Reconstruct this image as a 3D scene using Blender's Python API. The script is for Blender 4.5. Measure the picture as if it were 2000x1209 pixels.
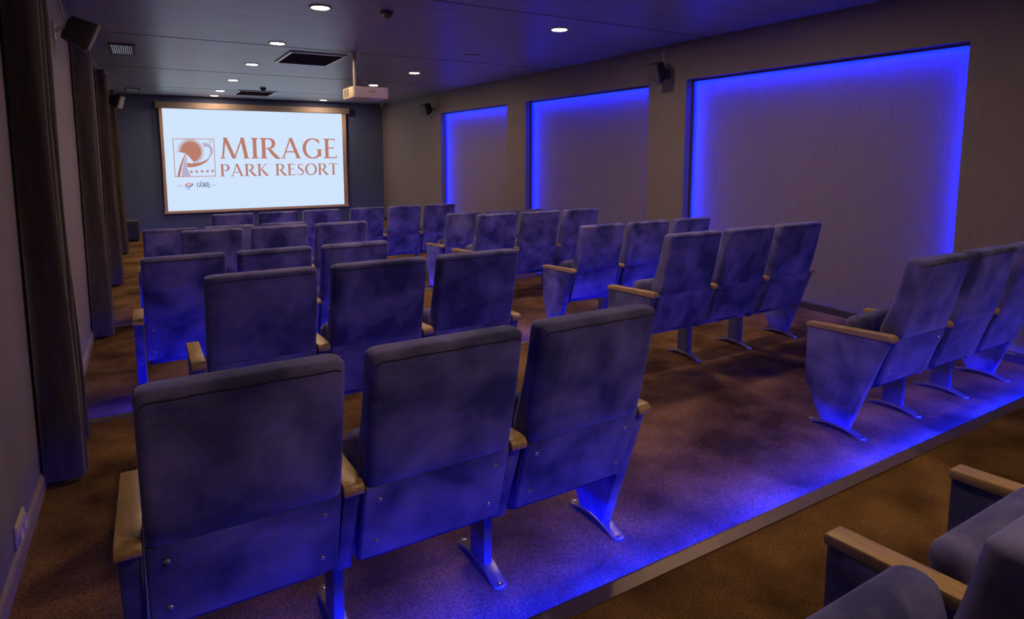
import bpy, bmesh, math, random
from mathutils import Vector, Matrix
random.seed(7)
for o in list(bpy.data.objects): bpy.data.objects.remove(o)
sc = bpy.context.scene
COL = sc.collection
R = math.radians

# ------------------------------------------------------------------ camera
cam_d = bpy.data.cameras.new('camera'); cam = bpy.data.objects.new('camera', cam_d); COL.objects.link(cam)
cam_d.sensor_fit = 'HORIZONTAL'; cam_d.sensor_width = 36.0
cam_d.lens = 1208.4 / 2000 * 36.0
cam_d.shift_y = -(604.5 - 439.8) / 2000
cam_d.clip_start = 0.02; cam_d.clip_end = 100
EYE = 1.77                       # eye height over the flat floor before the screen (world z = 0)
cam.location = (0, 0, EYE)
cam.rotation_euler = (R(90 - 6.601), 0, R(-30.552))
sc.camera = cam

# ------------------------------------------------------------------ world, exposure
w = bpy.data.worlds.new('world'); sc.world = w; w.use_nodes = True
w.node_tree.nodes['Background'].inputs[0].default_value = (0.02, 0.02, 0.03, 1)
w.node_tree.nodes['Background'].inputs[1].default_value = 0.1
sc.view_settings.view_transform = 'Standard'
sc.view_settings.look = 'None'
sc.view_settings.exposure = 0.0
sc.view_settings.gamma = 1.0
sc.view_settings.use_curve_mapping = False
sc.cycles.max_bounces = 7; sc.cycles.diffuse_bounces = 4; sc.cycles.glossy_bounces = 3; sc.cycles.volume_bounces = 0

# light levels of the lamps that the place has
L_DOWN = 330.0      # warm ceiling downlights
L_SCREEN = 1.06      # projected picture
L_NICHE = 300.0       # blue strips in the wall niches
L_STEP = 2200.0       # blue strips under the step nosings

# ------------------------------------------------------------------ sizes
WL, WR = -0.50, 5.50            # side walls
YF, YB = 16.10, -2.20           # screen wall, wall behind the camera
ZC = EYE + 1.29                 # ceiling
STEP = 0.11
P = [3 * STEP, 2 * STEP, STEP, 0.0]       # platform heights: camera's, then down towards the screen
N = [1.479, 4.225, 6.985]                 # nosing lines between the platforms
ND = 0.15                       # niche depth

# ------------------------------------------------------------------ helpers
def tag(o, label=None, cat=None, group=None, kind=None):
    if label: o['label'] = label
    if cat: o['category'] = cat
    if group: o['group'] = group
    if kind: o['kind'] = kind
    return o

def empty(name, loc=(0, 0, 0), rz=0.0):
    o = bpy.data.objects.new(name, None); COL.objects.link(o)
    o.location = loc; o.rotation_euler = (0, 0, rz); o.empty_display_size = 0.1
    return o

def link(name, me, parent=None, loc=(0, 0, 0), rot=(0, 0, 0)):
    o = bpy.data.objects.new(name, me); COL.objects.link(o)
    o.location = loc; o.rotation_euler = rot
    if parent: o.parent = parent
    return o

class MB:
    """collects shapes in one bmesh"""
    def __init__(s): s.bm = bmesh.new()
    def box(s, x0, x1, y0, y1, z0, z1, bev=0.0, seg=2):
        b = bmesh.new(); bmesh.ops.create_cube(b, size=1.0)
        for v in b.verts:
            v.co = Vector(((x0 + x1) / 2 + v.co.x * (x1 - x0), (y0 + y1) / 2 + v.co.y * (y1 - y0), (z0 + z1) / 2 + v.co.z * (z1 - z0)))
        if bev: bmesh.ops.bevel(b, geom=list(b.edges), offset=bev, segments=seg, affect='EDGES', profile=0.5)
        s.merge(b); return s
    def merge(s, b, M=None):
        me = bpy.data.meshes.new('tmp'); b.to_mesh(me); b.free()
        if M: me.transform(M)
        s.bm.from_mesh(me); bpy.data.meshes.remove(me)
    def prism(s, pts, axis, a, b, bev=0.0, seg=2):
        """polygon pts swept along axis 0/1/2 from a to b; pts hold the two other coordinates in order"""
        bm = bmesh.new()
        def put(p, t):
            c = [0, 0, 0]; k = [i for i in range(3) if i != axis]
            c[axis] = t; c[k[0]] = p[0]; c[k[1]] = p[1]; return bm.verts.new(c)
        A = [put(p, a) for p in pts]; B = [put(p, b) for p in pts]
        bm.faces.new(A); bm.faces.new(B[::-1])
        n = len(pts)
        for i in range(n): bm.faces.new((A[i], B[i], B[(i + 1) % n], A[(i + 1) % n]))
        bmesh.ops.recalc_face_normals(bm, faces=bm.faces)
        if bev: bmesh.ops.bevel(bm, geom=list(bm.edges), offset=bev, segments=seg, affect='EDGES', profile=0.5)
        s.merge(bm); return s
    def loft(s, rings, cap=True):
        V = [[s.bm.verts.new(p) for p in r] for r in rings]
        n = len(rings[0])
        for a, b in zip(V[:-1], V[1:]):
            for i in range(n): s.bm.faces.new((a[i], a[(i + 1) % n], b[(i + 1) % n], b[i]))
        if cap:
            s.bm.faces.new(V[0][::-1]); s.bm.faces.new(V[-1])
        return s
    def lathe(s, prof, n=24, M=None, ring=False):
        """profile of (r, z) turned about z"""
        bm = bmesh.new(); rows = []
        for r, z in prof:
            rows.append([bm.verts.new((r * math.cos(2 * math.pi * i / n), r * math.sin(2 * math.pi * i / n), z)) for i in range(n)])
        for a, b in zip(rows[:-1], rows[1:]):
            for i in range(n): bm.faces.new((a[i], a[(i + 1) % n], b[(i + 1) % n], b[i]))
        if ring:
            for i in range(n): bm.faces.new((rows[-1][i], rows[-1][(i + 1) % n], rows[0][(i + 1) % n], rows[0][i]))
        else:
            bm.faces.new(rows[0][::-1]); bm.faces.new(rows[-1])
        bmesh.ops.recalc_face_normals(bm, faces=bm.faces)
        s.merge(bm, M); return s
    def tube(s, pts, r, n=8, closed=False):
        pts = [Vector(p) for p in pts]; rings = []
        m = len(pts)
        for i, p in enumerate(pts):
            d = (pts[(i + 1) % m] - pts[i - 1]) if closed else (pts[min(i + 1, m - 1)] - pts[max(i - 1, 0)])
            d.normalize()
            up = Vector((0, 0, 1)) if abs(d.z) < 0.9 else Vector((0, 1, 0))
            a = d.cross(up).normalized(); b = d.cross(a).normalized()
            rings.append([p + (a * math.cos(2 * math.pi * k / n) + b * math.sin(2 * math.pi * k / n)) * r for k in range(n)])
        if closed: s.loft(rings + [rings[0]], cap=False)
        else: s.loft(rings)
        return s
    def mesh(s, name, mat, smooth=False, angle=None):
        bmesh.ops.remove_doubles(s.bm, verts=s.bm.verts, dist=1e-6)
        bmesh.ops.recalc_face_normals(s.bm, faces=s.bm.faces)
        me = bpy.data.meshes.new(name); s.bm.to_mesh(me); s.bm.free()
        me.materials.append(mat)
        if smooth:
            me.polygons.foreach_set('use_smooth', [True] * len(me.polygons))
            if angle: me.set_sharp_from_angle(angle=R(angle))
        return me
    def obj(s, name, mat, parent=None, smooth=False, angle=None, **k):
        return link(name, s.mesh(name, mat, smooth, angle), parent, **k)

# ------------------------------------------------------------------ materials
def srgb(r, g, b):
    f = lambda c: (c / 255 / 12.92) if c <= 10 else ((c / 255 + 0.055) / 1.055) ** 2.4
    return (f(r), f(g), f(b), 1)

def new_mat(name, col=(0.5, 0.5, 0.5, 1), rough=0.5, metal=0.0, spec=0.5):
    m = bpy.data.materials.new(name); m.use_nodes = True
    b = m.node_tree.nodes['Principled BSDF']
    b.inputs['Base Color'].default_value = col
    b.inputs['Roughness'].default_value = rough
    b.inputs['Metallic'].default_value = metal
    b.inputs['Specular IOR Level'].default_value = spec
    return m, m.node_tree, b

def noise_color(nt, b, c1, c2, scale, vec=(1, 1, 1), detail=4, lo=0.35, hi=0.65, coord='Object', distortion=0.0):
    tc = nt.nodes.new('ShaderNodeTexCoord'); mp = nt.nodes.new('ShaderNodeMapping')
    mp.inputs['Scale'].default_value = vec
    no = nt.nodes.new('ShaderNodeTexNoise'); no.inputs['Scale'].default_value = scale; no.inputs['Detail'].default_value = detail
    no.inputs['Distortion'].default_value = distortion
    ra = nt.nodes.new('ShaderNodeValToRGB')
    ra.color_ramp.elements[0].position = lo; ra.color_ramp.elements[0].color = c1
    ra.color_ramp.elements[1].position = hi; ra.color_ramp.elements[1].color = c2
    nt.links.new(tc.outputs[coord], mp.inputs[0]); nt.links.new(mp.outputs[0], no.inputs[0])
    nt.links.new(no.outputs[0], ra.inputs[0])
    if b: nt.links.new(ra.outputs[0], b.inputs['Base Color'])
    return mp, no, ra

def per_object(nt):
    oi = nt.nodes.new('ShaderNodeObjectInfo'); mu = nt.nodes.new('ShaderNodeMath'); mu.operation = 'MULTIPLY'; mu.inputs[1].default_value = 37.0
    nt.links.new(oi.outputs['Random'], mu.inputs[0])
    for n in [n for n in nt.nodes if n.type == 'MAPPING']: nt.links.new(mu.outputs[0], n.inputs['Location'])

def add_bump(nt, b, scale, strength, vec=(1, 1, 1), dist=0.01, coord='Object', detail=3):
    tc = nt.nodes.new('ShaderNodeTexCoord'); mp = nt.nodes.new('ShaderNodeMapping'); mp.inputs['Scale'].default_value = vec
    no = nt.nodes.new('ShaderNodeTexNoise'); no.inputs['Scale'].default_value = scale; no.inputs['Detail'].default_value = detail
    bu = nt.nodes.new('ShaderNodeBump'); bu.inputs['Strength'].default_value = strength; bu.inputs['Distance'].default_value = dist
    nt.links.new(tc.outputs[coord], mp.inputs[0]); nt.links.new(mp.outputs[0], no.inputs[0])
    nt.links.new(no.outputs[0], bu.inputs['Height']); nt.links.new(bu.outputs[0], b.inputs['Normal'])

def emit_mat(name, col, strength):
    m = bpy.data.materials.new(name); m.use_nodes = True; nt = m.node_tree
    nt.nodes.remove(nt.nodes['Principled BSDF'])
    e = nt.nodes.new('ShaderNodeEmission'); e.inputs[0].default_value = col; e.inputs[1].default_value = strength
    nt.links.new(e.outputs[0], nt.nodes['Material Output'].inputs[0])
    return m

M = {}
# carpet
m, nt, b = new_mat('brown_carpet', rough=0.95, spec=0.1)
mp, no, ra = noise_color(nt, None, (0.070, 0.038, 0.015, 1), (0.340, 0.190, 0.072, 1), 2.6, detail=9, lo=0.32, hi=0.70)
mp2, no2, ra2 = noise_color(nt, None, (0.45, 0.45, 0.45, 1), (1.4, 1.4, 1.4, 1), 170, detail=2, lo=0.3, hi=0.7)
mx = nt.nodes.new('ShaderNodeMix'); mx.data_type = 'RGBA'; mx.blend_type = 'MULTIPLY'; mx.inputs[0].default_value = 1.0
nt.links.new(ra.outputs[0], mx.inputs[6]); nt.links.new(ra2.outputs[0], mx.inputs[7]); nt.links.new(mx.outputs[2], b.inputs['Base Color'])
add_bump(nt, b, 260, 0.9, dist=0.01); M['carpet'] = m
# wallpaper
m, nt, b = new_mat('taupe_wallpaper', rough=0.75, spec=0.25)
noise_color(nt, b, (0.195, 0.168, 0.190, 1), (0.215, 0.186, 0.210, 1), 60, vec=(1, 1, 0.05), detail=3)
add_bump(nt, b, 500, 0.25, dist=0.004); M['wall'] = m
m, nt, b = new_mat('dark_screen_wall_blue_lit', rough=0.7, spec=0.3)
noise_color(nt, b, (0.090, 0.125, 0.260, 1), (0.105, 0.145, 0.300, 1), 30, detail=3); M['wall_dark'] = m  # dark wall, with blue light from the screen mixed into its colour
# ceiling, painted with a roller across the room
m, nt, b = new_mat('slate_ceiling_paint', rough=0.36, spec=1.0)
mp, no, ra = noise_color(nt, b, (0.21, 0.25, 0.33, 1), (0.31, 0.35, 0.45, 1), 3.2, vec=(0.22, 3.2, 1), detail=7, lo=0.3, hi=0.72)
add_bump(nt, b, 3, 0.10, vec=(0.2, 8, 1), dist=0.002, detail=6); M['ceiling'] = m
M['seam'] = new_mat('ceiling_joint', (0.045, 0.045, 0.052, 1), 0.5)[0]
M['base'] = new_mat('baseboard_lacquer', (0.30, 0.24, 0.18, 1), 0.35)[0]
M['base_dark'] = new_mat('baseboard_dark', (0.055, 0.045, 0.045, 1), 0.35)[0]
m, nt, b = new_mat('nosing_metal', (0.20, 0.15, 0.12, 1), 0.45, 0.5)
M['nosing'] = m
# velvet
m, nt, b = new_mat('navy_velvet', rough=0.85, spec=0.2)
noise_color(nt, b, (0.048, 0.052, 0.175, 1), (0.225, 0.215, 0.520, 1), 5.0, detail=7, lo=0.36, hi=0.66, distortion=0.35)
per_object(nt)
b.inputs['Sheen Weight'].default_value = 1.0; b.inputs['Sheen Roughness'].default_value = 0.35
b.inputs['Sheen Tint'].default_value = (0.34, 0.40, 1.0, 1)
add_bump(nt, b, 14, 0.35, dist=0.01); M['velvet'] = m
M['seam_dark'] = new_mat('velvet_piping', (0.020, 0.020, 0.042, 1), 0.8, 0, 0.2)[0]
# wood
m, nt, b = new_mat('beech_armrest', rough=0.38)
noise_color(nt, b, (0.40, 0.265, 0.125, 1), (0.50, 0.345, 0.17, 1), 9, vec=(14, 1, 14), detail=4); M['wood'] = m
M['leg'] = new_mat('grey_leg_steel', (0.10, 0.10, 0.115, 1), 0.45, 0.2)[0]
M['foot'] = new_mat('cast_foot_metal', (0.36, 0.33, 0.29, 1), 0.38, 0.85)[0]
M['chrome'] = new_mat('chrome_screw', (0.85, 0.85, 0.85, 1), 0.18, 1.0)[0]
M['dark_plastic'] = new_mat('dark_plastic', (0.03, 0.028, 0.03, 1), 0.5)[0]
M['socket_white'] = new_mat('socket_cream', (0.55, 0.47, 0.36, 1), 0.4)[0]
# drape
m, nt, b = new_mat('dark_brown_drape', rough=0.9, spec=0.15)
noise_color(nt, b, (0.050, 0.040, 0.040, 1), (0.072, 0.058, 0.056, 1), 40, vec=(1, 1, 0.1))
b.inputs['Sheen Weight'].default_value = 0.2; M['drape'] = m
M['grille_cloth'] = new_mat('speaker_grille_grey', (0.30, 0.30, 0.33, 1), 0.6)[0]
M['grille_dark'] = new_mat('speaker_grille_charcoal', (0.085, 0.08, 0.09, 1), 0.6)[0]
M['speaker'] = new_mat('speaker_black', (0.022, 0.020, 0.020, 1), 0.55)[0]
M['bracket_white'] = new_mat('white_bracket', (0.55, 0.55, 0.58, 1), 0.45)[0]
M['proj'] = new_mat('projector_white_warm_lit', (0.93, 0.84, 0.72, 1), 0.45)[0]  # white casing, warmth of the downlights added to its base colour
M['proj_slot'] = new_mat('projector_slot', (0.16, 0.12, 0.10, 1), 0.6)[0]
M['ink'] = new_mat('grey_print', (0.10, 0.08, 0.08, 1), 0.6)[0]
M['pole'] = new_mat('pole_metal', (0.55, 0.50, 0.44, 1), 0.35, 0.6)[0]
M['alu'] = new_mat('aluminium', (0.62, 0.63, 0.66, 1), 0.35, 0.6)[0]
M['vent_dark'] = new_mat('vent_dark', (0.11, 0.098, 0.09, 1), 0.6)[0]
M['frame'] = new_mat('screen_border_warm_lit', (0.60, 0.43, 0.34, 1), 0.55)[0]  # tan cast of the warm downlights is put into the cloth colour
M['case'] = new_mat('screen_case', (0.34, 0.28, 0.27, 1), 0.75)[0]
M['trimring'] = new_mat('lamp_ring', (0.30, 0.27, 0.25, 1), 0.4)[0]
M['lamp_off'] = new_mat('lamp_off_glass', (0.55, 0.55, 0.58, 1), 0.3)[0]
M['lamp'] = emit_mat('warm_lamp', (1.0, 0.68, 0.40, 1), L_DOWN)
M['blue_niche'] = emit_mat('blue_led_niche', (0.0015, 0.011, 1.0, 1), L_NICHE)
M['blue_step'] = emit_mat('blue_led_step', (0.0008, 0.006, 1.0, 1), L_STEP)
M['picture'] = emit_mat('projected_white', (0.60, 0.735, 0.93, 1), L_SCREEN)
M['pic_brown'] = emit_mat('projected_brown', srgb(186, 124, 108), 1.0)
M['pic_lilac'] = emit_mat('projected_lilac', srgb(186, 172, 198), 1.0)
M['pic_ink'] = emit_mat('projected_ink', srgb(58, 62, 92), 1.0)
M['pic_orange'] = emit_mat('projected_orange', srgb(214, 130, 92), 1.0)
M['pic_blue'] = emit_mat('projected_blue', srgb(52, 92, 180), 1.0)

# ------------------------------------------------------------------ setting
def struct(name, mb, mat, label=None, parent=None, **k):
    o = mb.obj(name, mat, parent, **k)
    if not parent:
        o['kind'] = 'structure'
        if label: o['label'] = label; o['category'] = name.split('_')[0].split('.')[0]
    return o

T = 0.15
edges = [YB] + N + [YF]
lab = ['brown carpeted platform at the back of the room, under the camera',
       'brown carpeted platform washed with blue light behind the last full rows',
       'brown carpeted platform carrying the middle rows of seats',
       'brown carpeted floor before the projection screen']
for i in range(4):
    y0 = edges[i]; y1 = edges[i + 1] - (0.012 if i < 3 else 0)
    struct('floor', MB().box(WL, WR + ND, y0 if i == 0 else y0 - 0.012, y1, -T, P[i]), M['carpet'], lab[i])
for i in range(3):           # nosing profiles: a lip over the riser, the light strip hides below it
    z = P[i]
    pts = [(N[i] - 0.042, z), (N[i] - 0.042, z + 0.005), (N[i] + 0.010, z + 0.007), (N[i] + 0.022, z + 0.003), (N[i] + 0.022, z - 0.008), (N[i] - 0.010, z - 0.008), (N[i] - 0.010, z)]
    struct('trim_%d' % (i + 1), MB().prism(pts, 0, WL + 0.005, WR - 0.005), M['nosing'],
           ['brown metal step nosing nearest the camera', 'metal step nosing in front of the second row pair', 'metal step nosing farthest from the camera'][i])
struct('ceiling', MB().box(WL - T, WR + ND + T, YB - T, YF + T, ZC, ZC + T), M['ceiling'], 'slate grey painted ceiling with streaky roller marks')
cl = bpy.data.objects['ceiling']
for y in (1.9, 5.0, 8.05, 11.05, 14.0):
    MB().prism([(y - 0.010, ZC + 0.002), (y - 0.006, ZC - 0.0025), (y + 0.006, ZC - 0.0025), (y + 0.010, ZC + 0.002)], 0, WL, WR).obj('seam', M['seam'], cl)
struct('wall_left', MB().box(WL - T, WL, YB, YF, -T, ZC), M['wall'], 'taupe wallpapered wall behind the dark drapes')
struct('wall_front', MB().box(WL - T, WR + ND + T, YF, YF + T, -T, ZC), M['wall_dark'], 'dark wall with blue screen light painted in, behind the projection screen')
struct('wall_back', MB().box(WL - T, WR + ND + T, YB - T, YB, -T, ZC), M['wall'], 'taupe wall behind the camera')
NICHE = [(9.49, 12.33), (5.94, 8.87), (2.41, 5.31)]
NT = EYE + 0.859
ys = [YB] + [v for n in sorted(NICHE) for v in n] + [YF]
struct('wall_right', MB().box(WR + ND, WR + ND + T, YB, YF, -T, ZC), M['wall'], 'taupe wallpapered wall with three blue-edged recesses')
struct('wall_right', MB().box(WR, WR + ND, YB, YF, NT, ZC), M['wall'], 'taupe wall band running above the blue-edged recesses')
pl_ = ['taupe wall piece beside the camera before the large recess', 'taupe pier between the large and the middle recess', 'taupe pier between the middle and the farthest recess', 'taupe wall piece between the farthest recess and the screen wall']
for a, b_, lb in zip(ys[0::2], ys[1::2], pl_): struct('wall_right', MB().box(WR, WR + ND, a, b_, -T, NT), M['wall'], lb)

def base_profile(side):
    return [(0, 0), (side * 0.016, 0), (side * 0.016, 0.062), (side * 0.011, 0.074), (side * 0.004, 0.08), (0, 0.08)]
def baseboard(name, side, x, segs, mat, label):
    mb = MB()
    for a, b_, xx in segs:
        for i in range(4):
            y0, y1 = max(a, edges[i]), min(b_, edges[i + 1])
            if y1 - y0 < 0.02: continue
            mb.prism([(xx + p[0], P[i] + p[1]) for p in base_profile(side)], 1, y0, y1)
    struct(name, mb, mat, label)
baseboard('baseboard_left', 1, WL, [(YB, YF, WL)], M['base'], 'slim pale skirting along the wall with the drapes')
segs = []
for a, b_ in zip(ys[0::2], ys[1::2]): segs.append((a, b_, WR))
for a, b_ in NICHE: segs.append((a, b_, WR + ND))
baseboard('baseboard_right', -1, WR, segs, M['base_dark'], 'dark skirting along the wall with the blue recesses')

# ------------------------------------------------------------------ blue light strips
nl = ['blue light strip framing the recess nearest the screen', 'blue light strip framing the middle recess', 'blue light strip framing the large recess nearest the camera']
dims = ((1.0, 0.0), (1.0, 0.10), (1.0, 0.75))        # tape level at the far and the near side of each recess
for (a, b_), lb, dm in zip(NICHE, nl, dims):
    r = empty('light_strip', (WR + ND, (a + b_) / 2, 0)); tag(r, lb, 'light strip', 'blue strips in the wall recesses')
    h = (b_ - a) / 2; zt = NT; xa, xb, xc = -0.062, -0.052, -0.040      # front lip, diode tape behind it
    for sgn in (-1, 1):
        lo, hi = sorted((sgn * h, sgn * (h - 0.034)))
        p_ = MB().box(xa, xb, lo, hi, 0.30, zt - 0.0005).obj('side_profile', M['base_dark'], r)
        lo, hi = sorted((sgn * (h - 0.001), sgn * (h - 0.004)))
        lv = dm[0] if sgn > 0 else dm[1]
        if lv > 0: MB().box(xb + 0.0005, xc, lo, hi, 0.35, zt - 0.02).obj('side_tape', M['blue_niche'] if lv == 1 else emit_mat('blue_led_low', (0.0015, 0.011, 1.0, 1), L_NICHE * lv), p_)
    p_ = MB().box(xa, xb, -h + 0.034, h - 0.034, zt - 0.022, zt - 0.0005).obj('top_profile', M['base_dark'], r)
    MB().box(xb + 0.0005, xc, -h + 0.015, h - 0.015, zt - 0.004, zt - 0.001).obj('top_tape', M['blue_niche'], p_)
sl = ['blue light strip under the step nosing nearest the camera', 'blue light strip under the middle step nosing', 'blue light strip under the step nosing nearest the screen']
for i in range(3):
    # tape on a slanted bed under the lip, facing down and forward
    o = MB().prism([(N[i] - 0.008, P[i] - 0.0102), (N[i] + 0.008, P[i] - 0.0095), (N[i] + 0.008, P[i] - 0.0090), (N[i] - 0.008, P[i] - 0.0085)], 0, 0.05 if i == 0 else WL + 0.06, WR - 0.02).obj('light_strip', M['blue_step'])
    tag(o, sl[i], 'light strip', 'blue strips under the steps')

# ------------------------------------------------------------------ ceiling downlights
ring = MB().lathe([(0.078, 0.0), (0.100, 0.0), (0.100, -0.004), (0.094, -0.008), (0.082, -0.009), (0.078, -0.006)], 32, ring=True).mesh('ring', M['trimring'], True, 40)
disc = MB().lathe([(0.0005, -0.001), (0.076, -0.001), (0.076, -0.0065), (0.073, -0.0085), (0.0005, -0.009)], 32).mesh('diffuser', M['lamp'])
disc_off = MB().lathe([(0.0005, -0.001), (0.076, -0.001), (0.076, -0.0065), (0.073, -0.0085), (0.0005, -0.009)], 32).mesh('diffuser', M['lamp_off'])
def downlight(x, y, label, on=True):
    r = empty('ceiling_downlight', (x, y, ZC)); tag(r, label, 'downlight', 'round downlights in the ceiling')
    link('ring', ring, r); link('diffuser', disc if on else disc_off, r)
for y, lb in [(5.75, 'warm round downlight nearest the camera in the line over the left seats'),
              (7.83, 'second warm downlight from the camera in the line over the left seats'),
              (9.83, 'third warm downlight from the camera in the line over the left seats'),
              (12.08, 'fourth warm downlight from the camera in the line over the left seats'),
              (14.25, 'fifth warm downlight from the camera in the line over the left seats'),
              (15.50, 'warm downlight close to the screen case, left of the two'),
              (3.70, 'warm downlight over the left seats just above the picture'),
              (-0.4, 'warm downlight over the left side behind the camera')]:
    downlight(1.42, y, lb)
for y, lb, on in [(5.48, 'bright warm downlight nearest the camera over the right seats', True),
                  (7.49, 'unlit round downlight over the right seats', False),
                  (9.54, 'warm downlight beyond the unlit one, right of the projector', True),
                  (11.61, 'warm downlight seen just over the projector', True),
                  (15.45, 'warm downlight close to the screen case, right of the two', True),
                  (3.45, 'warm downlight cut by the top edge of the picture', True),
                  (-0.6, 'warm downlight over the right side behind the camera', True)]:
    downlight(3.81, y, lb, on)

# ------------------------------------------------------------------ chairs
def rrect(hw, ht, r, n=6):
    """rounded rectangle in (x, y), counter-clockwise"""
    r = min(r, hw * 0.98, ht * 0.98); out = []
    for cx, cy, a0 in ((hw - r, ht - r, 0), (-hw + r, ht - r, 90), (-hw + r, -ht + r, 180), (hw - r, -ht + r, 270)):
        for k in range(n + 1):
            a = R(a0 + 90 * k / n); out.append((cx + r * math.cos(a), cy + r * math.sin(a)))
    return out
def lerp(tab, t):
    for (a, va), (b_, vb) in zip(tab[:-1], tab[1:]):
        if t <= b_: return va + (vb - va) * (t - a) / (b_ - a)
    return tab[-1][1]
BW = 0.242     # half width of a backrest
back_y = [(0.585, -0.284), (0.70, -0.315), (0.85, -0.348), (1.02, -0.380)]
front_y = [(0.585, -0.165), (0.64, -0.170), (0.72, -0.203), (0.83, -0.240), (0.92, -0.262), (1.02, -0.282)]
def back_ring(z, inset, top=0.0):
    yb, yf = lerp(back_y, z), lerp(front_y, z)
    hw = BW - inset; ht = (yf - yb) / 2 - inset; yc = (yf + yb) / 2
    return [(x, yc + y, z) for x, y in rrect(hw, ht, 0.028 if ht > 0.02 else ht * .9)]
rings = [back_ring(0.580, 0.018), back_ring(0.584, 0.006), back_ring(0.592, 0.0)]
rings += [back_ring(0.60 + 0.392 * k / 14, 0.0) for k in range(1, 15)]
for k in range(1, 7):
    a = R(90 * k / 6); rings.append(back_ring(0.992 + 0.022 * math.sin(a), 0.024 * (1 - math.cos(a))))
backrest_me = MB().loft(rings).mesh('backrest', M['velvet'], True, 60)
# seam along the rim of the back face
sp = []
def bp(x, z, off=0.0): return (x, lerp(back_y, z) - off, z)
for k in range(4): a = R(150 - 60 * k / 4); sp.append(bp(-BW + 0.032 + 0.022 * math.cos(a), 0.968 + 0.020 * math.sin(a), 0.0))
for k in range(0, 9): sp.append(bp((-BW + 0.032) * (1 - k / 4), 0.988 - 0.0015 * math.sin(k * 2.1), 0.0))
for k in range(1, 4): a = R(90 - 60 * k / 4); sp.append(bp(BW - 0.032 + 0.022 * math.cos(a), 0.968 + 0.020 * math.sin(a), 0.0))
seam_me = MB().tube(sp, 0.0017, 6).mesh('seam', M['seam_dark'], True)

def tilted_slab(y0, z0, y1, z1, hw, ht, r, name, mat, bulge=0.0, endr=0.03):
    """padded slab whose middle runs from (y0,z0) to (y1,z1)"""
    d = Vector((0, y1 - y0, z1 - z0)); L = d.length; d.normalize(); nrm = Vector((0, d.z, -d.y))
    def ring(s, ins):
        c = Vector((0, y0, z0)) + d * s
        t = ht + bulge * math.sin(math.pi * min(max(s / L, 0), 1)) - ins
        return [c + Vector((x, 0, 0)) + nrm * y for x, y in rrect(hw - ins, t, r)]
    rg = []
    for k in range(6): a = R(90 * k / 6); rg.append(ring(endr * (1 - math.sin(a)), endr * 0.9 * (1 - math.cos(R(90) - a)) if 0 else endr * 0.9 * (1 - math.sin(a))))
    for k in range(9): rg.append(ring(endr + (L - 2 * endr) * k / 8, 0))
    for k in range(1, 7): a = R(90 * k / 6); rg.append(ring(L - endr + endr * math.sin(a), endr * 0.9 * (1 - math.cos(a))))
    return MB().loft(rg).mesh(name, mat, True, 60)
panel_me = tilted_slab(-0.185, 0.318, -0.268, 0.590, BW, 0.012, 0.008, 'back_panel', M['velvet'], endr=0.008)
seat_me = tilted_slab(-0.105, 0.262, -0.004, 0.645, BW - 0.012, 0.046, 0.03, 'seat', M['velvet'], bulge=0.008, endr=0.042)
screw_me = MB().lathe([(0.0003, 0.006), (0.004, 0.0055), (0.0075, 0.003), (0.0085, 0.0), (0.0085, -0.002), (0.0003, -0.002)], 12).mesh('screw', M['chrome'], True)
def armrest_mesh():
    mb = MB(); hw = 0.030
    # side outline with a rounded rear drop
    pts = [(0.200, 0.556), (0.202, 0.578), (0.196, 0.583), (-0.255, 0.612), (-0.276, 0.608), (-0.286, 0.594), (-0.284, 0.576), (-0.262, 0.578)]
    mb.prism(pts, 0, -hw, hw, bev=0.004, seg=2)
    return mb.mesh('armrest', M['wood'], True, 35)
armrest_me = armrest_mesh()
def end_panel_mesh(h0):
    pts = [(0.197, 0.556), (0.197, 0.270), (0.190, 0.235), (0.085, h0), (-0.070, h0), (-0.262, 0.576)]
    return MB().prism(pts, 0, -0.025, 0.025, bev=0.007, seg=2).mesh('end_panel', M['velvet'], True, 40)
end_panel_me = end_panel_mesh(0.030)
side_panel_me = MB().prism([(0.197, 0.556), (0.197, 0.290), (0.185, 0.262), (-0.142, 0.262), (-0.262, 0.576)], 0, -0.024, 0.024, bev=0.007, seg=2).mesh('side_panel', M['velvet'], True, 40)
leg_me = MB().prism([(0.055, 0.272), (0.055, 0.030), (-0.060, 0.030), (-0.060, 0.272)], 0, -0.018, 0.018, bev=0.005, seg=2).mesh('leg', M['leg'], True, 40)
def foot_mesh():
    rings = []; n = 24; L = 0.17
    for k in range(n + 1):
        t = -1 + 2 * k / n; y = t * L
        zt = 0.010 + 0.030 * max(0.0, 1 - (t / 0.86) ** 2) ** 1.2
        hw = 0.027 * math.sqrt(max(0.02, 1 - max(0, (abs(t) - 0.84) / 0.16) ** 2))
        zb = max(0.0005, zt - 0.012)
        rings.append([(hw, y, zb), (hw, y, zt - 0.002), (hw * 0.85, y, zt), (-hw * 0.85, y, zt), (-hw, y, zt - 0.002), (-hw, y, zb)])
    return MB().loft(rings).mesh('foot_plate', M['foot'], True, 40)
foot_me = foot_mesh()
bolt_me = MB().lathe([(0.0003, 0.0035), (0.006, 0.0035), (0.010, 0.001), (0.010, 0.0), (0.0003, 0.0)], 12).mesh('bolt', M['chrome'], True, 40)

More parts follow.
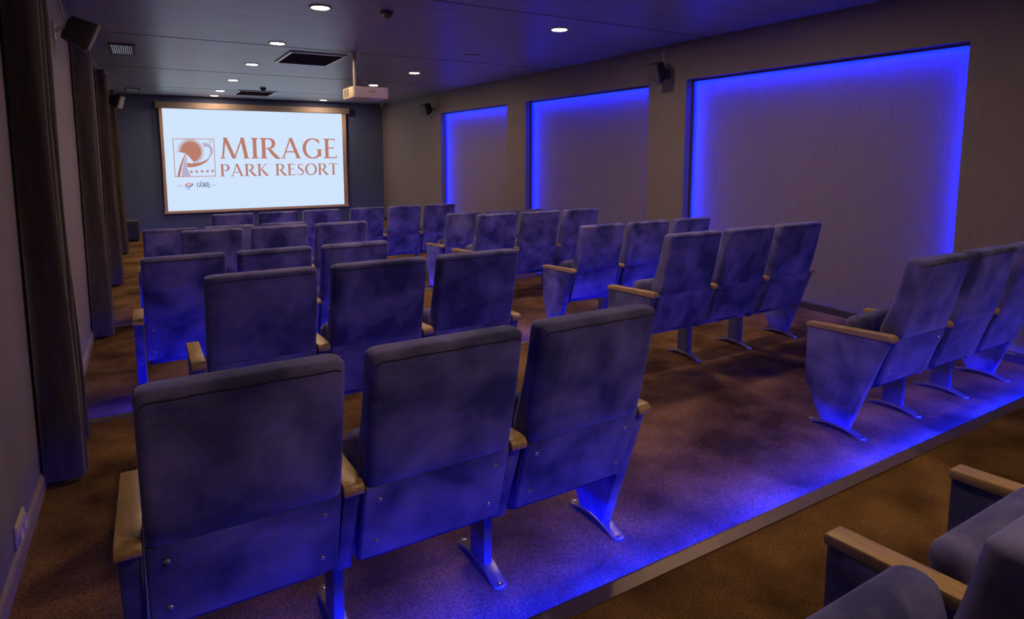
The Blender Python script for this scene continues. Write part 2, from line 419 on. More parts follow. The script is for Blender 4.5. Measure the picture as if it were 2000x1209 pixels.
pang = math.atan2(0.083, 0.272)          # lean of the back panel
def stand(root, x, end, detail=True):
    link('armrest', armrest_me, root, (x, 0, 0))
    if end:
        p = link('end_panel', end_panel_me, root, (x, 0, 0))
        for (y, z) in ((-0.165, 0.470), (-0.130, 0.360)):
            link('screw', screw_me, p, (end * 0.0255, y, z), (0, end * R(90), 0))
    else:
        link('side_panel', side_panel_me, root, (x, 0, 0)); link('leg', leg_me, root, (x, 0, 0))
    f = link('foot_plate', foot_me, root, (x, 0, 0))
    for s in (-1, 1): link('bolt', bolt_me, f, (0, s * 0.150, 0.0115))
def chair(x, y, z, pitch, first, last, label, group):
    r = empty('cinema_seat', (x, y, z)); tag(r, label, 'seat', group)
    b_ = link('backrest', backrest_me, r); link('seam', seam_me, b_)
    p = link('back_panel', panel_me, r)
    for sx in (-0.195, 0.195):
        for t in (0.22, 0.80):
            yy = -0.185 - 0.083 * t - 0.0125 * math.cos(pang); zz = 0.318 + 0.272 * t - 0.0125 * math.sin(pang)
            link('screw', screw_me, p, (sx, yy, zz), (R(90) + pang * 1.0, 0, 0))
    link('seat', seat_me, r)
    stand(r, -pitch / 2, -1 if first else 0)
    if last: stand(r, pitch / 2, 1)
    return r
ROWS = [  # key, platform, y of the feet, first x, pitch, block, row words
    ('A', 1, 1.95, 0.185, 0.552, 'left', 'sixth row from the screen'),
    ('B', 1, 3.32, 0.435, 0.557, 'left', 'fifth row from the screen'),
    ('C', 2, 4.77, 0.180, 0.555, 'left', 'fourth row from the screen'),
    ('D', 2, 6.18, 0.465, 0.555, 'left', 'third row from the screen'),
    ('E', 3, 7.45, 0.180, 0.552, 'left', 'second row from the screen'),
    ('F', 3, 8.86, 0.925, 0.552, 'left', 'front row at the screen'),
    ('RA', 1, 1.95, 3.570, 0.570, 'right', 'sixth row from the screen'),
    ('RB', 1, 3.32, 3.215, 0.575, 'right', 'fifth row from the screen'),
    ('RC', 2, 4.77, 3.590, 0.570, 'right', 'fourth row from the screen'),
    ('RD', 2, 6.18, 3.270, 0.565, 'right', 'third row from the screen'),
    ('RE', 3, 7.45, 3.490, 0.565, 'right', 'second row from the screen'),
    ('FR', 3, 8.86, 2.665, 0.555, 'right', 'front row at the screen')]
for key, pl, y, x0, pitch, side, words in ROWS:
    for k in range(3):
        pos = ['left seat of three', 'middle seat of three', 'right seat of three'][k]
        chair(x0 + k * pitch, y, P[pl], pitch, k == 0, k == 2, 'navy velvet cinema %s, %s, %s block' % (pos, words, side), 'navy velvet cinema seats in rows of three')
chair(1.03, 0.575, P[0], 0.565, True, False, 'navy seat in the bottom corner, the one cut by the lower edge', 'navy velvet cinema seats in rows of three')
chair(1.595, 0.575, P[0], 0.565, False, True, 'navy seat in the bottom corner, the one cut by the right edge', 'navy velvet cinema seats in rows of three')

# ------------------------------------------------------------------ drapes on the left wall
def drape(y0, zf, label, seed):
    rnd = random.Random(seed)
    z0, z1 = zf + 0.025, EYE + 1.06
    r = empty('drape', (WL, y0, zf)); tag(r, label, 'drape', 'dark drapes along the left wall')
    # plan outline: out from the wall, then pleats along it
    plan = [(0.012, 0.0)]
    n = 110; Ld = 0.50
    for k in range(n + 1):
        t = k / n
        ph = t * 2 * math.pi * 8.0 + 0.25 * math.sin(t * 9 + seed)
        x = 0.112 + 0.030 * math.sin(ph - 1.2) * (0.6 + 0.4 * math.sin(t * 7 + seed)) - 0.02 * t
        if t < 0.06: x = 0.012 + (x - 0.012) * (t / 0.06)
        plan.append((x, 0.005 + t * Ld + 0.006 * math.sin(ph * 2)))
    bm = bmesh.new(); rows = []
    nz = 26
    for j in range(nz + 1):
        tz = j / nz; z = z0 + (z1 - z0) * tz
        g = 1.0 + 0.28 * (1 - tz) ** 1.6 - 0.10 * max(0, tz - 0.85) / 0.15
        row = []
        for i, (x, y) in enumerate(plan):
            wob = 0.006 * math.sin(i * 0.6 + z * 3.1 + seed)
            row.append(bm.verts.new((0.010 + (x - 0.010) * g + wob * (x > 0.05), y * (1 + 0.06 * (1 - tz)) + wob, z - zf)))
        rows.append(row)
    for a, b_ in zip(rows[:-1], rows[1:]):
        for i in range(len(plan) - 1): bm.faces.new((a[i], a[i + 1], b_[i + 1], b_[i]))
    bmesh.ops.solidify(bm, geom=list(bm.faces), thickness=0.004)
    mb = MB(); mb.merge(bm); mb.obj('cloth', M['drape'], r, smooth=True)
    # heading rail held off the wall
    zz = z1 - zf
    MB().box(0.03, 0.12, -0.01, Ld + 0.03, zz - 0.004, zz + 0.014, bev=0.003).obj('rail', M['dark_plastic'], r)
    for yy in (0.06, Ld - 0.06):
        MB().box(0.0, 0.075, yy - 0.010, yy + 0.010, zz + 0.014, zz + 0.040, bev=0.002).obj('bracket', M['alu'], r)
drape(3.42, P[1], 'tall dark brown drape nearest the camera on the left wall', 1)
drape(6.52, P[2], 'dark brown drape behind the loudspeaker, second from the camera', 2)
drape(9.68, P[3], 'dark drape third from the camera on the left wall', 3)
drape(12.70, P[3], 'dark drape nearest the screen on the left wall', 4)

# ------------------------------------------------------------------ projection screen
YS = 16.02
scr = empty('projection_screen', (2.42, YS, 0)); tag(scr, 'wide projection screen showing a brown resort logo on white', 'projection screen')
def sx(x): return x - 2.42
IX0, IX1, IZ0, IZ1 = 0.392, 4.400, EYE - 1.305, EYE + 1.005
FX0, FX1 = 0.325, 4.505
MB().box(sx(0.28), sx(4.575), -0.05, 0.05, EYE + 1.015, EYE + 1.150, bev=0.012).obj('roller_case', M['case'], scr, smooth=True, angle=40)
for s in (0.28, 4.575):
    MB().box(sx(s) - 0.012, sx(s) + 0.012, -0.056, 0.056, EYE + 1.005, EYE + 1.160, bev=0.006).obj('end_cap', M['case'], scr)
MB().box(sx(0.9), sx(1.0), 0.05, 0.08, EYE + 1.06, EYE + 1.11).obj('wall_bracket', M['alu'], scr)
MB().box(sx(3.9), sx(4.0), 0.05, 0.08, EYE + 1.06, EYE + 1.11).obj('wall_bracket', M['alu'], scr)
# border cloth behind the picture, waisted a little as tensioned cloth is
MB().prism([(sx(FX0), IZ0 - 0.03), (sx(FX0 + 0.012), EYE - 0.2), (sx(FX0), EYE + 1.02), (sx(FX1), EYE + 1.02), (sx(FX1 - 0.012), EYE - 0.2), (sx(FX1), IZ0 - 0.03)], 1, 0.0, 0.006).obj('border_cloth', M['frame'], scr)
MB().box(sx(FX0 - 0.015), sx(FX1 + 0.015), -0.018, 0.018, IZ0 - 0.060, IZ0 - 0.025, bev=0.006).obj('weight_bar', M['frame'], scr)
pic = MB().box(sx(IX0), sx(IX1), -0.004, -0.001, IZ0, IZ1).obj('projected_picture', M['picture'], scr)

# --- lettering drawn as strokes of varying width
def strip(pts, ws):
    """ribbon polygons along a centre line: list of quads in (x, z)"""
    out = []; L_, R_ = [], []
    m = len(pts)
    for i, p in enumerate(pts):
        a = pts[max(i - 1, 0)]; b_ = pts[min(i + 1, m - 1)]
        dx, dz = b_[0] - a[0], b_[1] - a[1]; l = math.hypot(dx, dz) or 1
        nx, nz = -dz / l, dx / l; h = ws[i] / 2
        L_.append((p[0] + nx * h, p[1] + nz * h)); R_.append((p[0] - nx * h, p[1] - nz * h))
    for i in range(m - 1): out.append([L_[i], L_[i + 1], R_[i + 1], R_[i]])
    return out
def slant(x0, z0, x1, z1, wd):
    """stroke with level ends"""
    h = wd / 2; return [[(x0 - h, z0), (x0 + h, z0), (x1 + h, z1), (x1 - h, z1)]]
TK, TN, SF = 0.172, 0.070, 0.038
def stem(x, z0=0.0, z1=1.0, t=TK, foot=True, head=True):
    o = slant(x, z0, x, z1, t); s = t / 2 + 0.075
    def ser(z, d): return [[(x - s, z), (x + s, z), (x + s, z + d * 0.028), (x + t / 2, z + d * 0.085), (x - t / 2, z + d * 0.085), (x - s, z + d * 0.028)]]
    if foot: o += ser(z0, 1)
    if head: o += ser(z1, -1)
    return o
def serif(x, z, w_, d): return [[(x - w_ / 2, z), (x + w_ / 2, z), (x + w_ / 2 - 0.02, z + d * SF), (x - w_ / 2 + 0.02, z + d * SF)]]
def arc(cx, cz, rx, rz, a0, a1, t0, t1, n=22):
    """ring segment; thick t0 at the sides, t1 at top and bottom"""
    pts, ws = [], []
    for k in range(n + 1):
        a = R(a0 + (a1 - a0) * k / n); c = abs(math.cos(a))
        pts.append((cx + rx * math.cos(a), cz + rz * math.sin(a))); ws.append(t1 + (t0 - t1) * c ** 1.3)
    return strip(pts, ws)
def glyph(ch):
    if ch == 'I': return stem(0.17), 0.34
    if ch == 'M':
        o = slant(0.14, 0, 0.27, 1, TN + 0.02) + slant(0.27, 1, 0.66, 0.0, TK) + slant(0.66, 0, 1.05, 1, TN) + slant(1.22, 0, 1.05, 1, TK)
        return o + serif(0.14, 0, 0.28, 1) + serif(1.22, 0, 0.32, 1), 1.38
    if ch == 'A':
        o = slant(0.10, 0, 0.48, 1.02, TN) + slant(0.86, 0, 0.48, 1.02, TK) + slant(0.48, 0.30, 0.48, 0.36, 0.46)
        return o + serif(0.10, 0, 0.26, 1) + serif(0.86, 0, 0.32, 1), 1.0
    if ch in 'RP':
        o = stem(0.18); t = 0.155
        bz = 0.735 if ch == 'R' else 0.715; rz = 0.235 if ch == 'R' else 0.255
        o += arc(0.42, bz, 0.24, rz, -90, 90, TK, 0.05)
        o += slant(0.32, bz + rz - 0.025, 0.32, bz + rz + 0.025, 0.24) + slant(0.32, bz - rz - 0.025, 0.32, bz - rz + 0.025, 0.24)
        if ch == 'R':
            o += strip([(0.42, 0.50), (0.62, 0.24), (0.80, 0.05), (0.96, -0.01)], [0.12, TK, TK, 0.03])
            return o, 0.94
        return o, 0.76
    if ch == 'K':
        o = stem(0.18) + slant(0.27, 0.47, 0.70, 1, TN) + serif(0.72, 1.0, 0.26, -1)
        o += strip([(0.36, 0.56), (0.58, 0.28), (0.76, 0.07), (0.92, -0.01)], [0.12, TK, TK, 0.03])
        return o, 0.92
    if ch == 'E':
        o = stem(0.18)
        for z, l in ((0.972, 0.62), (0.53, 0.54), (0.028, 0.68)):
            o += [[(0.18, z - 0.028), (l, z - 0.028), (l, z + 0.028), (0.18, z + 0.028)]]
        o += [[(0.585, 0.97), (0.62, 1.0), (0.625, 0.83), (0.605, 0.83)], [(0.515, 0.53), (0.54, 0.62), (0.545, 0.62), (0.545, 0.44), (0.53, 0.44)], [(0.62, 0.03), (0.68, 0.0), (0.72, 0.19), (0.70, 0.19)]]
        return o, 0.74
    if ch == 'T':
        o = stem(0.40, head=False) + [[(0.02, 0.945), (0.78, 0.945), (0.79, 1.0), (0.01, 1.0)]]
        o += [[(0.01, 1.0), (0.05, 0.96), (0.02, 0.82), (0.0, 0.82)], [(0.79, 1.0), (0.75, 0.96), (0.78, 0.82), (0.80, 0.82)]]
        return o, 0.80
    if ch == 'O': return arc(0.52, 0.5, 0.43, 0.485, 0, 360, TK, 0.055, 44), 1.04
    if ch == 'G':
        o = arc(0.52, 0.5, 0.43, 0.485, 48, 318, TK, 0.055, 34)
        o += [[(0.79, 0.88), (0.83, 0.74), (0.86, 0.74), (0.86, 0.95)]]
        o += slant(0.86, 0.10, 0.86, 0.44, TK) + serif(0.86, 0.46, 0.30, -1)
        return o, 1.0
    if ch == 'S':
        pts = [(0.52, 0.86), (0.44, 0.945), (0.31, 0.965), (0.17, 0.90), (0.125, 0.77), (0.19, 0.64), (0.33, 0.53), (0.48, 0.41), (0.55, 0.27), (0.49, 0.11), (0.33, 0.035), (0.17, 0.06), (0.07, 0.15)]
        ws = [0.03, 0.045, 0.055, 0.085, 0.12, 0.145, 0.155, 0.145, 0.12, 0.085, 0.055, 0.045, 0.03]
        return strip(pts, ws) + [[(0.50, 0.96), (0.53, 0.96), (0.54, 0.78), (0.515, 0.78)], [(0.045, 0.22), (0.07, 0.22), (0.10, 0.03), (0.05, 0.05)]], 0.64
    if ch == 'U':
        o = stem(0.18, z0=0.30, foot=False) + slant(0.76, 0.30, 0.76, 1.0, TN + 0.03) + serif(0.76, 1.0, 0.24, -1)
        o += arc(0.47, 0.30, 0.285, 0.27, 180, 360, TK * 0.9, 0.07)
        return o, 0.90
    return [], 0.42
def polys_obj(name, polys, mat, parent, y):
    bm = bmesh.new()
    for p in polys:
        a = 0.0
        for i in range(len(p)): a += p[i][0] * p[(i + 1) % len(p)][1] - p[(i + 1) % len(p)][0] * p[i][1]
        if abs(a) < 1e-9: continue
        q = p if a > 0 else p[::-1]
        bm.faces.new([bm.verts.new((c[0], y, c[1])) for c in q])
    bmesh.ops.triangulate(bm, faces=list(bm.faces))
    me = bpy.data.meshes.new(name); bm.to_mesh(me); bm.free(); me.materials.append(mat)
    return link(name, me, parent)
def word(text, x0, x1, z0, z1, extra=None, bold=0.0):
    gl = [glyph(c) for c in text]; gap = 0.07
    W_ = sum(g[1] for g in gl) + gap * (len(gl) - 1)
    kx = (x1 - x0) / W_; kz = z1 - z0; out = []; cx = 0; xs = []
    for g, wd in gl:
        xs.append((x0 + cx * kx, x0 + (cx + wd) * kx))
        for p in g: out.append([(sx(x0 + (cx + px) * kx), z0 + pz * kz) for px, pz in p])
        cx += wd + gap
    return out, xs
ly = -0.006
def letters(text, x0, x1, z0, z1):
    gl = [glyph(c) for c in text]; gap = 0.07
    kx = (x1 - x0) / (sum(g[1] for g in gl) + gap * (len(gl) - 1)); cx = 0
    for g, wd in gl:
        po = [[(sx(x0 + (cx + a) * kx), z0 + b_ * (z1 - z0)) for a, b_ in p] for p in g]
        if po: polys_obj('letter', po, M['pic_brown'], pic, ly)
        cx += wd + gap
letters('MIRAGE', 1.512, 4.262, EYE - 0.118, EYE + 0.372)
letters('PARK RESORT', 1.505, 4.258, EYE - 0.535, EYE - 0.248)
# --- emblem box; u, v from 0 to 1 across and up
BX0, BX1, BZ0, BZ1 = 0.566, 1.412, EYE - 0.530, EYE + 0.338
def uv(px, py): return (sx(BX0 + (px - 112) / 452 * (BX1 - BX0)), BZ0 + (540 - py) / 420 * (BZ1 - BZ0))
t = 0.014; X0, X1 = sx(BX0), sx(BX1)
fr = [[(X0, BZ0), (X1, BZ0), (X1, BZ0 + t), (X0, BZ0 + t)], [(X0, BZ1 - t), (X1, BZ1 - t), (X1, BZ1), (X0, BZ1)],
      [(X0, BZ0), (X0 + t, BZ0), (X0 + t, BZ1), (X0, BZ1)], [(X1 - t, BZ0), (X1, BZ0), (X1, BZ1), (X1 - t, BZ1)]]
polys_obj('emblem_frame', fr, M['pic_brown'], pic, ly)
crown = []; c0 = (300, 262); A0, A1, K = -80, 184, 34
apex = (247, 284)
for k in range(K):
    a, b_, c_ = [R(A0 + (A1 - A0) * q / K) for q in (k, k + 0.5, k + 1)]
    pt = lambda an, r: (c0[0] + r * math.cos(an), c0[1] - r * math.sin(an))
    crown.append([uv(*pt(a, 104)), uv(*pt(b_, 158)), uv(*pt(c_, 104))])
    crown.append([uv(*apex), uv(*pt(a, 105)), uv(*pt(c_, 105))])
polys_obj('palm_crown', crown, M['pic_brown'], pic, ly)
def band(A, B):
    return [[uv(*A[i]), uv(*A[i + 1]), uv(*B[i + 1]), uv(*B[i])] for i in range(len(A) - 1)]
polys_obj('palm_trunk', band([(238, 288), (205, 345), (168, 430), (136, 538)], [(252, 284), (222, 345), (194, 430), (166, 538)]), M['pic_brown'], pic, ly)
polys_obj('pale_trunk', band([(254, 305), (218, 375), (198, 450), (187, 535)], [(257, 308), (246, 375), (250, 450), (286, 532)]), M['pic_lilac'], pic, ly)
polys_obj('swoosh', band([(250, 386), (300, 392), (350, 390), (400, 380), (455, 358), (516, 328)], [(254, 434), (305, 434), (355, 426), (405, 410), (462, 378), (516, 328)]), M['pic_brown'], pic, ly)
polys_obj('pale_swoosh', band([(430, 165), (478, 166), (520, 188), (545, 235), (540, 285), (505, 328), (465, 348)], [(452, 212), (478, 206), (500, 215), (514, 245), (512, 285), (495, 320), (465, 348)]), M['pic_lilac'], pic, ly)
stars = []
for i, cx in enumerate((294, 353, 412, 472, 530)):
    cy = 485 - i * 1.8
    q = [(cx + (24 if k % 2 == 0 else 9.5) * math.sin(R(36 * k)), cy - (24 if k % 2 == 0 else 9.5) * math.cos(R(36 * k))) for k in range(10)]
    for k in range(10): stars.append([uv(cx, cy), uv(*q[k]), uv(*q[(k + 1) % 10])])
polys_obj('five_stars', stars, M['pic_brown'], pic, ly)
rg = [[(520 + r * math.cos(R(a)), 152 + r * math.sin(R(a))) for a in range(0, 361, 20)] for r in (18, 15.5)]
g, wd = glyph('R'); rr = [[uv(512 + px * 17, 162 - pz * 20) for px, pz in p] for p in g]
polys_obj('registered_mark', band(rg[0], rg[1]) + rr, M['pic_brown'], pic, ly)
# --- builder's line under the emblem
zb = EYE - 0.735
po, xs = word('GURIS', 1.000, 1.272, zb - 0.035, zb + 0.065)
def dot(x, z, r): return [[(sx(x) + r * math.cos(R(a)), z + r * math.sin(R(a))) for a in range(0, 360, 45)]]
u0, u1 = xs[1]; po += dot(u0 + (u1 - u0) * 0.3, zb + 0.083, 0.009) + dot(u0 + (u1 - u0) * 0.72, zb + 0.083, 0.009)
i0, i1 = xs[3]; po += dot((i0 + i1) / 2, zb + 0.083, 0.009)
s0, s1 = xs[4]; mid = (s0 + s1) / 2; po += [[(sx(mid) - 0.006, zb - 0.03), (sx(mid) + 0.008, zb - 0.03), (sx(mid) + 0.012, zb - 0.052), (sx(mid) - 0.012, zb - 0.055)]]
# heavier strokes: a second pass shifted by a few millimetres
po += [[(x + 0.003, z) for x, z in p] for p in po]
polys_obj('builder_lettering', po, M['pic_ink'], pic, ly)
ln = [[(sx(a), zb - 0.003), (sx(b_), zb - 0.003), (sx(b_), zb + 0.003), (sx(a), zb + 0.003)] for a, b_ in ((0.585, 0.715), (1.290, 1.410))]
polys_obj('rule', ln, M['pic_ink'], pic, ly)
cx, cz = sx(0.835), zb + 0.025
polys_obj('builder_mark', [[(cx - 0.085, cz), (cx, cz + 0.048), (cx + 0.07, cz + 0.015), (cx - 0.02, cz - 0.035)]], M['pic_orange'], pic, ly)
polys_obj('builder_mark_core', [[(cx - 0.035, cz + 0.002), (cx + 0.005, cz + 0.026), (cx + 0.032, cz + 0.012), (cx - 0.005, cz - 0.012)]], M['picture'], pic, ly - 0.002)
polys_obj('builder_swoosh', [[(cx - 0.08, cz - 0.022), (cx - 0.02, cz - 0.058), (cx - 0.01, cz - 0.075), (cx - 0.085, cz - 0.04)], [(cx - 0.02, cz - 0.058), (cx + 0.06, cz - 0.012), (cx + 0.07, cz - 0.03), (cx - 0.01, cz - 0.078)], [(cx + 0.05, cz - 0.012), (cx + 0.09, cz + 0.03), (cx + 0.105, cz + 0.022), (cx + 0.07, cz - 0.03)]], M['pic_blue'], pic, ly)

def text_mesh(txt, size, mat, name):
    cu = bpy.data.curves.new(name, 'FONT'); cu.body = txt; cu.size = size; cu.align_x = 'CENTER'; cu.align_y = 'CENTER'; cu.extrude = 0.0006
    o = bpy.data.objects.new(name, cu); COL.objects.link(o)
    dg = bpy.context.evaluated_depsgraph_get(); me = bpy.data.meshes.new_from_object(o.evaluated_get(dg))
    bpy.data.objects.remove(o); me.materials.clear(); me.materials.append(mat); return me
link('founding_year', text_mesh('1958', 0.04, M['pic_ink'], 'founding_year'), pic, (cx - 0.02, ly, zb - 0.085), (R(90), 0, 0))

# ------------------------------------------------------------------ projector on its pole
px_, py_, pz0, pz1 = 2.53, 8.05, EYE + 0.700, EYE + 0.842
pr = empty('projector', (px_, py_, pz0)); tag(pr, 'white projector hanging from the ceiling on a thin pole', 'projector')
hw, hd, hh = 0.235, 0.235, pz1 - pz0
mb = MB(); mb.prism([(x, y) for x, y in rrect(hw, hd, 0.030, 5)], 2, 0.004, hh, bev=0.006, seg=2)
mb.obj('body', M['proj'], pr, smooth=True, angle=40)
bd = bpy.data.objects['body'] if 'body' in bpy.data.objects else pr
for j in range(2):
    for k in range(9):
        z = 0.028 + k * 0.011; y0 = -0.055 + j * 0.115
        MB().box(-hw - 0.0015, -hw + 0.004, y0, y0 + 0.090, z, z + 0.006).obj('vent_slot', M['proj_slot'], bd)
link('maker_lettering', text_mesh('EPSON', 0.030, M['ink'], 'maker_lettering'), bd, (0.02, -hd - 0.0008, hh * 0.58), (R(90), 0, 0))
MB().lathe([(0.001, 0), (0.05, 0), (0.05, 0.03), (0.042, 0.032), (0.040, 0.02), (0.001, 0.016)], 24, Matrix.Translation((0.08, hd - 0.004, hh * 0.5)) @ Matrix.Rotation(R(-90), 4, 'X')).obj('lens', M['dark_plastic'], pr, smooth=True, angle=40)
for xx in (-0.19, 0.19):
    MB().lathe([(0.001, 0), (0.014, 0), (0.016, 0.006), (0.001, 0.008)], 12, Matrix.Translation((xx, -0.19, -0.003))).obj('foot', M['proj'], pr)
PX, PY = -0.13, 0.02
top = ZC - pz0
MB().lathe([(0.021, hh + 0.02), (0.021, top - 0.01)], 16, Matrix.Translation((PX, PY, 0))).obj('pole', M['pole'], pr, smooth=True, angle=40)
MB().lathe([(0.028, top - 0.10), (0.028, top - 0.012)], 16, Matrix.Translation((PX, PY, 0))).obj('pole_sleeve', M['case'], pr, smooth=True, angle=40)
MB().box(PX - 0.075, PX + 0.075, PY - 0.04, PY + 0.04, top - 0.012, top - 0.0005, bev=0.003).obj('ceiling_plate', M['alu'], pr)
mb = MB().box(PX - 0.05, PX + 0.05, PY - 0.05, PY + 0.05, hh + 0.006, hh + 0.020, bev=0.004)
for dx, dy in ((0.13, 0.12), (0.13, -0.14), (-0.08, 0.13), (-0.07, -0.14)):
    mb.tube([(PX, PY, hh + 0.018), (PX + dx * 0.6, PY + dy * 0.6, hh + 0.016), (PX + dx, PY + dy, hh + 0.002)], 0.006, 6)
mb.obj('spider_mount', M['dark_plastic'], pr)
MB().tube([(PX + 0.028, PY - 0.01, top - 0.15), (PX + 0.034, PY - 0.012, hh + 0.16), (PX + 0.045, PY - 0.02, hh + 0.09), (PX + 0.08, PY - 0.03, hh + 0.04), (PX + 0.15, PY - 0.02, hh + 0.012), (PX + 0.19, PY, hh + 0.004)], 0.006, 6).obj('cable', M['dark_plastic'], pr, smooth=True)
MB().tube([(PX + 0.024, PY - 0.02, hh + 0.13), (PX + 0.030, PY - 0.035, hh + 0.10), (PX + 0.02, PY - 0.04, hh + 0.06), (PX + 0.04, PY - 0.03, hh + 0.03)], 0.009, 6).obj('cable', M['dark_plastic'], pr, smooth=True)

# ------------------------------------------------------------------ ceiling vents and detectors
def return_vent(x0, x1, y0, y1, label):
    r = empty('air_vent', ((x0 + x1) / 2, (y0 + y1) / 2, ZC)); tag(r, label, 'air vent', 'large air vents in the ceiling')
    hx, hy = (x1 - x0) / 2, (y1 - y0) / 2; f = 0.035; t = 0.018
    MB().box(-hx + f, hx - f, -hy + f, hy - f, -0.004, -0.001).obj('backing', M['vent_dark'], r)
    mb = MB()
    for a in ((-hx, -hx + f, -hy, hy), (hx - f, hx, -hy, hy), (-hx + f, hx - f, -hy, -hy + f), (-hx + f, hx - f, hy - f, hy)):
        mb.box(a[0], a[1], a[2], a[3], -t, -0.0005, bev=0.003)
    mb.obj('frame', M['alu'], r)
    n = 22; step = (2 * hy - 2 * f) / n
    me = MB().prism([(-0.012, -0.014), (0.010, -0.004), (0.012, -0.006), (-0.010, -0.016)], 0, -hx + f, hx - f).mesh('slat', M['vent_dark'])
    for k in range(n): link('slat', me, r, (0, -hy + f + step * (k + 0.5), 0))
return_vent(1.66, 2.39, 8.32, 9.42, 'wide dark ceiling air vent beside the projector pole')
return_vent(1.74, 2.48, 13.90, 14.96, 'wide dark ceiling air vent near the screen')
def slot_vent(x0, x1, y0, y1, label):
    r = empty('ceiling_grille', ((x0 + x1) / 2, (y0 + y1) / 2, ZC)); tag(r, label, 'grille', 'small slotted grilles in the ceiling')
    hx, hy = (x1 - x0) / 2, (y1 - y0) / 2; f = 0.026; t = 0.016
    MB().box(-hx + f, hx - f, -hy + f, hy - f, -0.004, -0.001).obj('backing', M['vent_dark'], r)
    mb = MB()
    for a in ((-hx, -hx + f, -hy, hy), (hx - f, hx, -hy, hy), (-hx + f, hx - f, -hy, -hy + 2 * f), (-hx + f, hx - f, hy - 2 * f, hy)):
        mb.box(a[0], a[1], a[2], a[3], -t, -0.0005, bev=0.003)
    mb.obj('frame', M['vent_dark'], r)
    n = 10; step = (2 * hx - 2 * f) / n
    me = MB().prism([(-0.0055, -0.014), (0.0045, -0.004), (0.006, -0.005), (-0.004, -0.016)], 1, -hy + 2 * f, hy - 2 * f).mesh('slat', M['alu'])
    for k in range(n): link('slat', me, r, (-hx + f + step * (k + 0.5), 0, 0))
slot_vent(-0.30, -0.02, 8.80, 9.72, 'small slotted ceiling grille nearer the loudspeaker on the left')
slot_vent(-0.26, 0.00, 14.52, 15.47, 'small slotted ceiling grille in the corner near the screen')
def detector(x, y, label):
    r = empty('smoke_detector', (x, y, ZC)); tag(r, label, 'smoke detector', 'dome smoke detectors')
    MB().lathe([(0.0005, -0.022), (0.055, -0.022), (0.060, -0.012), (0.060, -0.0005), (0.0005, -0.0005)], 24).obj('base', M['dark_plastic'], r, smooth=True, angle=40)
    MB().lathe([(0.0005, -0.062), (0.020, -0.060), (0.036, -0.052), (0.046, -0.036), (0.048, -0.022), (0.0005, -0.022)], 24).obj('dome', M['vent_dark'], r, smooth=True, angle=50)
detector(1.985, 5.62, 'dark dome smoke detector near the top edge, closest to the camera')
detector(2.10, 13.25, 'small dark smoke detector beside the far air vent')

# ------------------------------------------------------------------ wall loudspeakers
def speaker(x, y, z, rz, tilt, side, label, front, bracket_m, k=1.0):
    """wedge cabinet; local +y is the front; side is +1 where the wall is at lower x"""
    r = empty('loudspeaker', (x, y, z)); tag(r, label, 'loudspeaker', 'wall loudspeakers under the ceiling')
    Mx = Matrix.Rotation(rz, 4, 'Z') @ Matrix.Rotation(tilt, 4, 'X') @ Matrix.Scale(k, 4)
    rings = []
    for t, hw_, hz in ((-0.115, 0.045, 0.085), (-0.105, 0.055, 0.100), (0.05, 0.088, 0.122), (0.075, 0.090, 0.124)):
        rings.append([(a, t, b_) for a, b_ in rrect(hw_, hz, 0.018, 4)])
    mb = MB().loft(rings); mb.bm.transform(Mx); mb.obj('cabinet', M['speaker'], r, smooth=True, angle=35)
    rings = []
    for t, ins in ((0.0755, 0.002), (0.090, 0.002), (0.100, 0.012)):
        rings.append([(a, t, b_) for a, b_ in rrect(0.090 - ins, 0.124 - ins, 0.018, 4)])
    mb = MB().loft(rings); mb.bm.transform(Mx); g = mb.obj('grille', front, r, smooth=True, angle=35)
    mb = MB().box(-0.018, 0.018, 0.1005, 0.102, -0.100, -0.090); mb.bm.transform(Mx); mb.obj('badge', M['alu'], g)
    # ball bracket to the wall
    wx = (WL if side > 0 else WR) - x
    back = Mx @ Vector((0, -0.115, 0))
    mb = MB().box(min(wx, wx + side * 0.012), max(wx, wx + side * 0.012), back.y - 0.04, back.y + 0.04, -0.06, 0.06, bev=0.003)
    mb.tube([(wx + side * 0.010, back.y, 0.0), tuple(back * 0.98)], 0.013, 10)
    mb.obj('bracket', bracket_m, r, smooth=True, angle=40)
    zt = ZC - z
    MB().tube([tuple(back + Vector((0, 0, 0.03))), (back.x * 0.8 + wx * 0.2, back.y, 0.14), (back.x * 0.6 + wx * 0.4, back.y + 0.02, 0.24), (wx * 0.75 + back.x * 0.25, back.y + 0.02, zt - 0.002)], 0.006, 6).obj('cable', M['bracket_white'], r, smooth=True)
speaker(-0.345, 5.50, EYE + 0.855, R(-72), R(-24), 1, 'dark loudspeaker with pale front, nearest on the drape side', M['grille_cloth'], M['bracket_white'], 0.82)
speaker(-0.345, 12.32, EYE + 0.865, R(-115), R(-18), 1, 'small pale-fronted loudspeaker near the screen on the drape side', M['grille_cloth'], M['dark_plastic'], 0.85)
speaker(5.30, 5.60, EYE + 0.955, R(102), R(-22), -1, 'black loudspeaker between the two larger blue recesses', M['grille_dark'], M['dark_plastic'])
speaker(5.30, 12.62, EYE + 0.955, R(108), R(-22), -1, 'black loudspeaker beyond the farthest blue recess', M['grille_dark'], M['dark_plastic'])

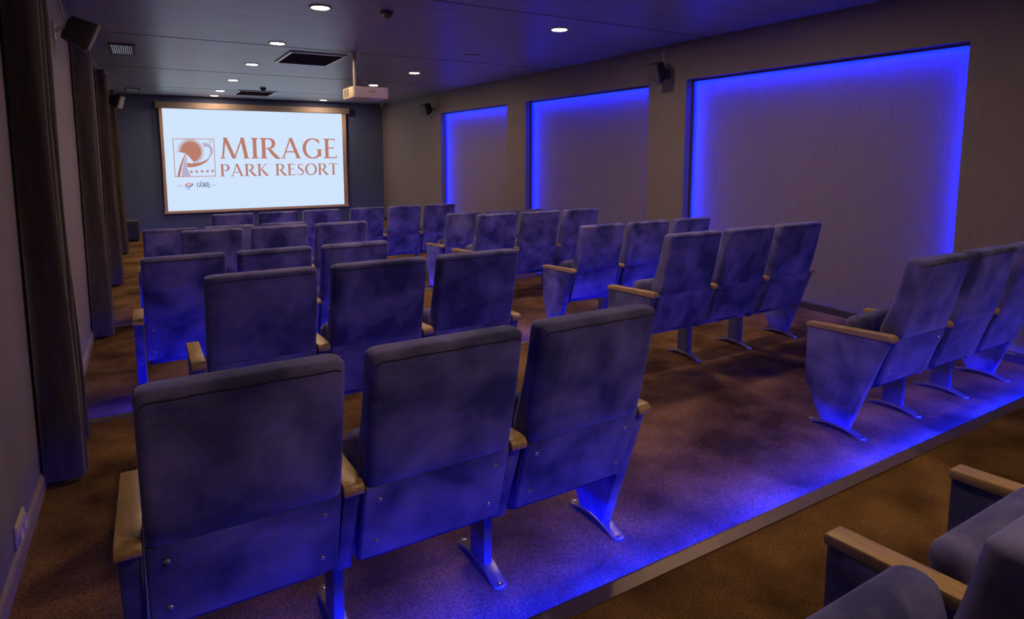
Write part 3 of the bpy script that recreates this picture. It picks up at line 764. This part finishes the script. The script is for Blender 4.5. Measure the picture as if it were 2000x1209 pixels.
# ------------------------------------------------------------------ small things
r = empty('security_camera', (5.40, 15.80, ZC)); tag(r, 'small white dome security camera in the corner right of the screen', 'camera')
MB().lathe([(0.0005, -0.02), (0.05, -0.02), (0.052, -0.0005), (0.0005, -0.0005)], 20).obj('mount', M['bracket_white'], r, smooth=True, angle=40)
MB().lathe([(0.0005, -0.105), (0.022, -0.100), (0.040, -0.082), (0.046, -0.058), (0.042, -0.034), (0.030, -0.02), (0.0005, -0.02)], 20).obj('ball', M['bracket_white'], r, smooth=True, angle=50)
MB().lathe([(0.0005, 0), (0.020, 0), (0.018, 0.008), (0.0005, 0.010)], 16, Matrix.Translation((-0.018, -0.038, -0.066)) @ Matrix.Rotation(R(100), 4, 'X') @ Matrix.Rotation(R(0), 4, 'Y')).obj('lens', M['dark_plastic'], r)

r = empty('wall_socket', (WL, 2.87, EYE - 1.42)); tag(r, 'cream double wall socket low beside the skirting', 'socket')
MB().box(0.0005, 0.012, -0.085, 0.085, -0.042, 0.042, bev=0.004).obj('plate', M['socket_white'], r, smooth=True, angle=40)
for yy in (-0.04, 0.04):
    s_ = MB().lathe([(0.0005, 0.002), (0.024, 0.002), (0.026, 0.008), (0.032, 0.010), (0.033, 0.0), (0.0005, 0.0)], 20, Matrix.Translation((0.011, yy, 0)) @ Matrix.Rotation(R(90), 4, 'Y')).obj('outlet', M['socket_white'], r, smooth=True, angle=40)
    for dz in (-0.009, 0.009):
        MB().lathe([(0.0005, 0.0), (0.003, 0.0), (0.003, 0.003), (0.0005, 0.003)], 8, Matrix.Translation((0.0125, yy + dz, 0)) @ Matrix.Rotation(R(90), 4, 'Y')).obj('pin_hole', M['dark_plastic'], s_)

r = empty('subwoofer', (-0.29, 14.70, 0)); tag(r, 'low dark box loudspeaker standing on the floor by the screen wall', 'subwoofer')
MB().box(-0.19, 0.11, -0.16, 0.20, 0.03, 0.40, bev=0.008).obj('cabinet', M['dark_plastic'], r, smooth=True, angle=40)
MB().box(-0.17, 0.09, -0.175, -0.161, 0.05, 0.38, bev=0.004).obj('grille', M['speaker'], r)
MB().box(-0.20, 0.12, -0.17, 0.21, 0.40, 0.416, bev=0.003).obj('lid', M['grille_dark'], r)
for a in (-0.16, 0.08):
    for b_ in (-0.13, 0.17): MB().lathe([(0.0005, 0.0), (0.016, 0.0), (0.018, 0.03), (0.0005, 0.03)], 12, Matrix.Translation((a, b_, 0))).obj('foot', M['dark_plastic'], r)
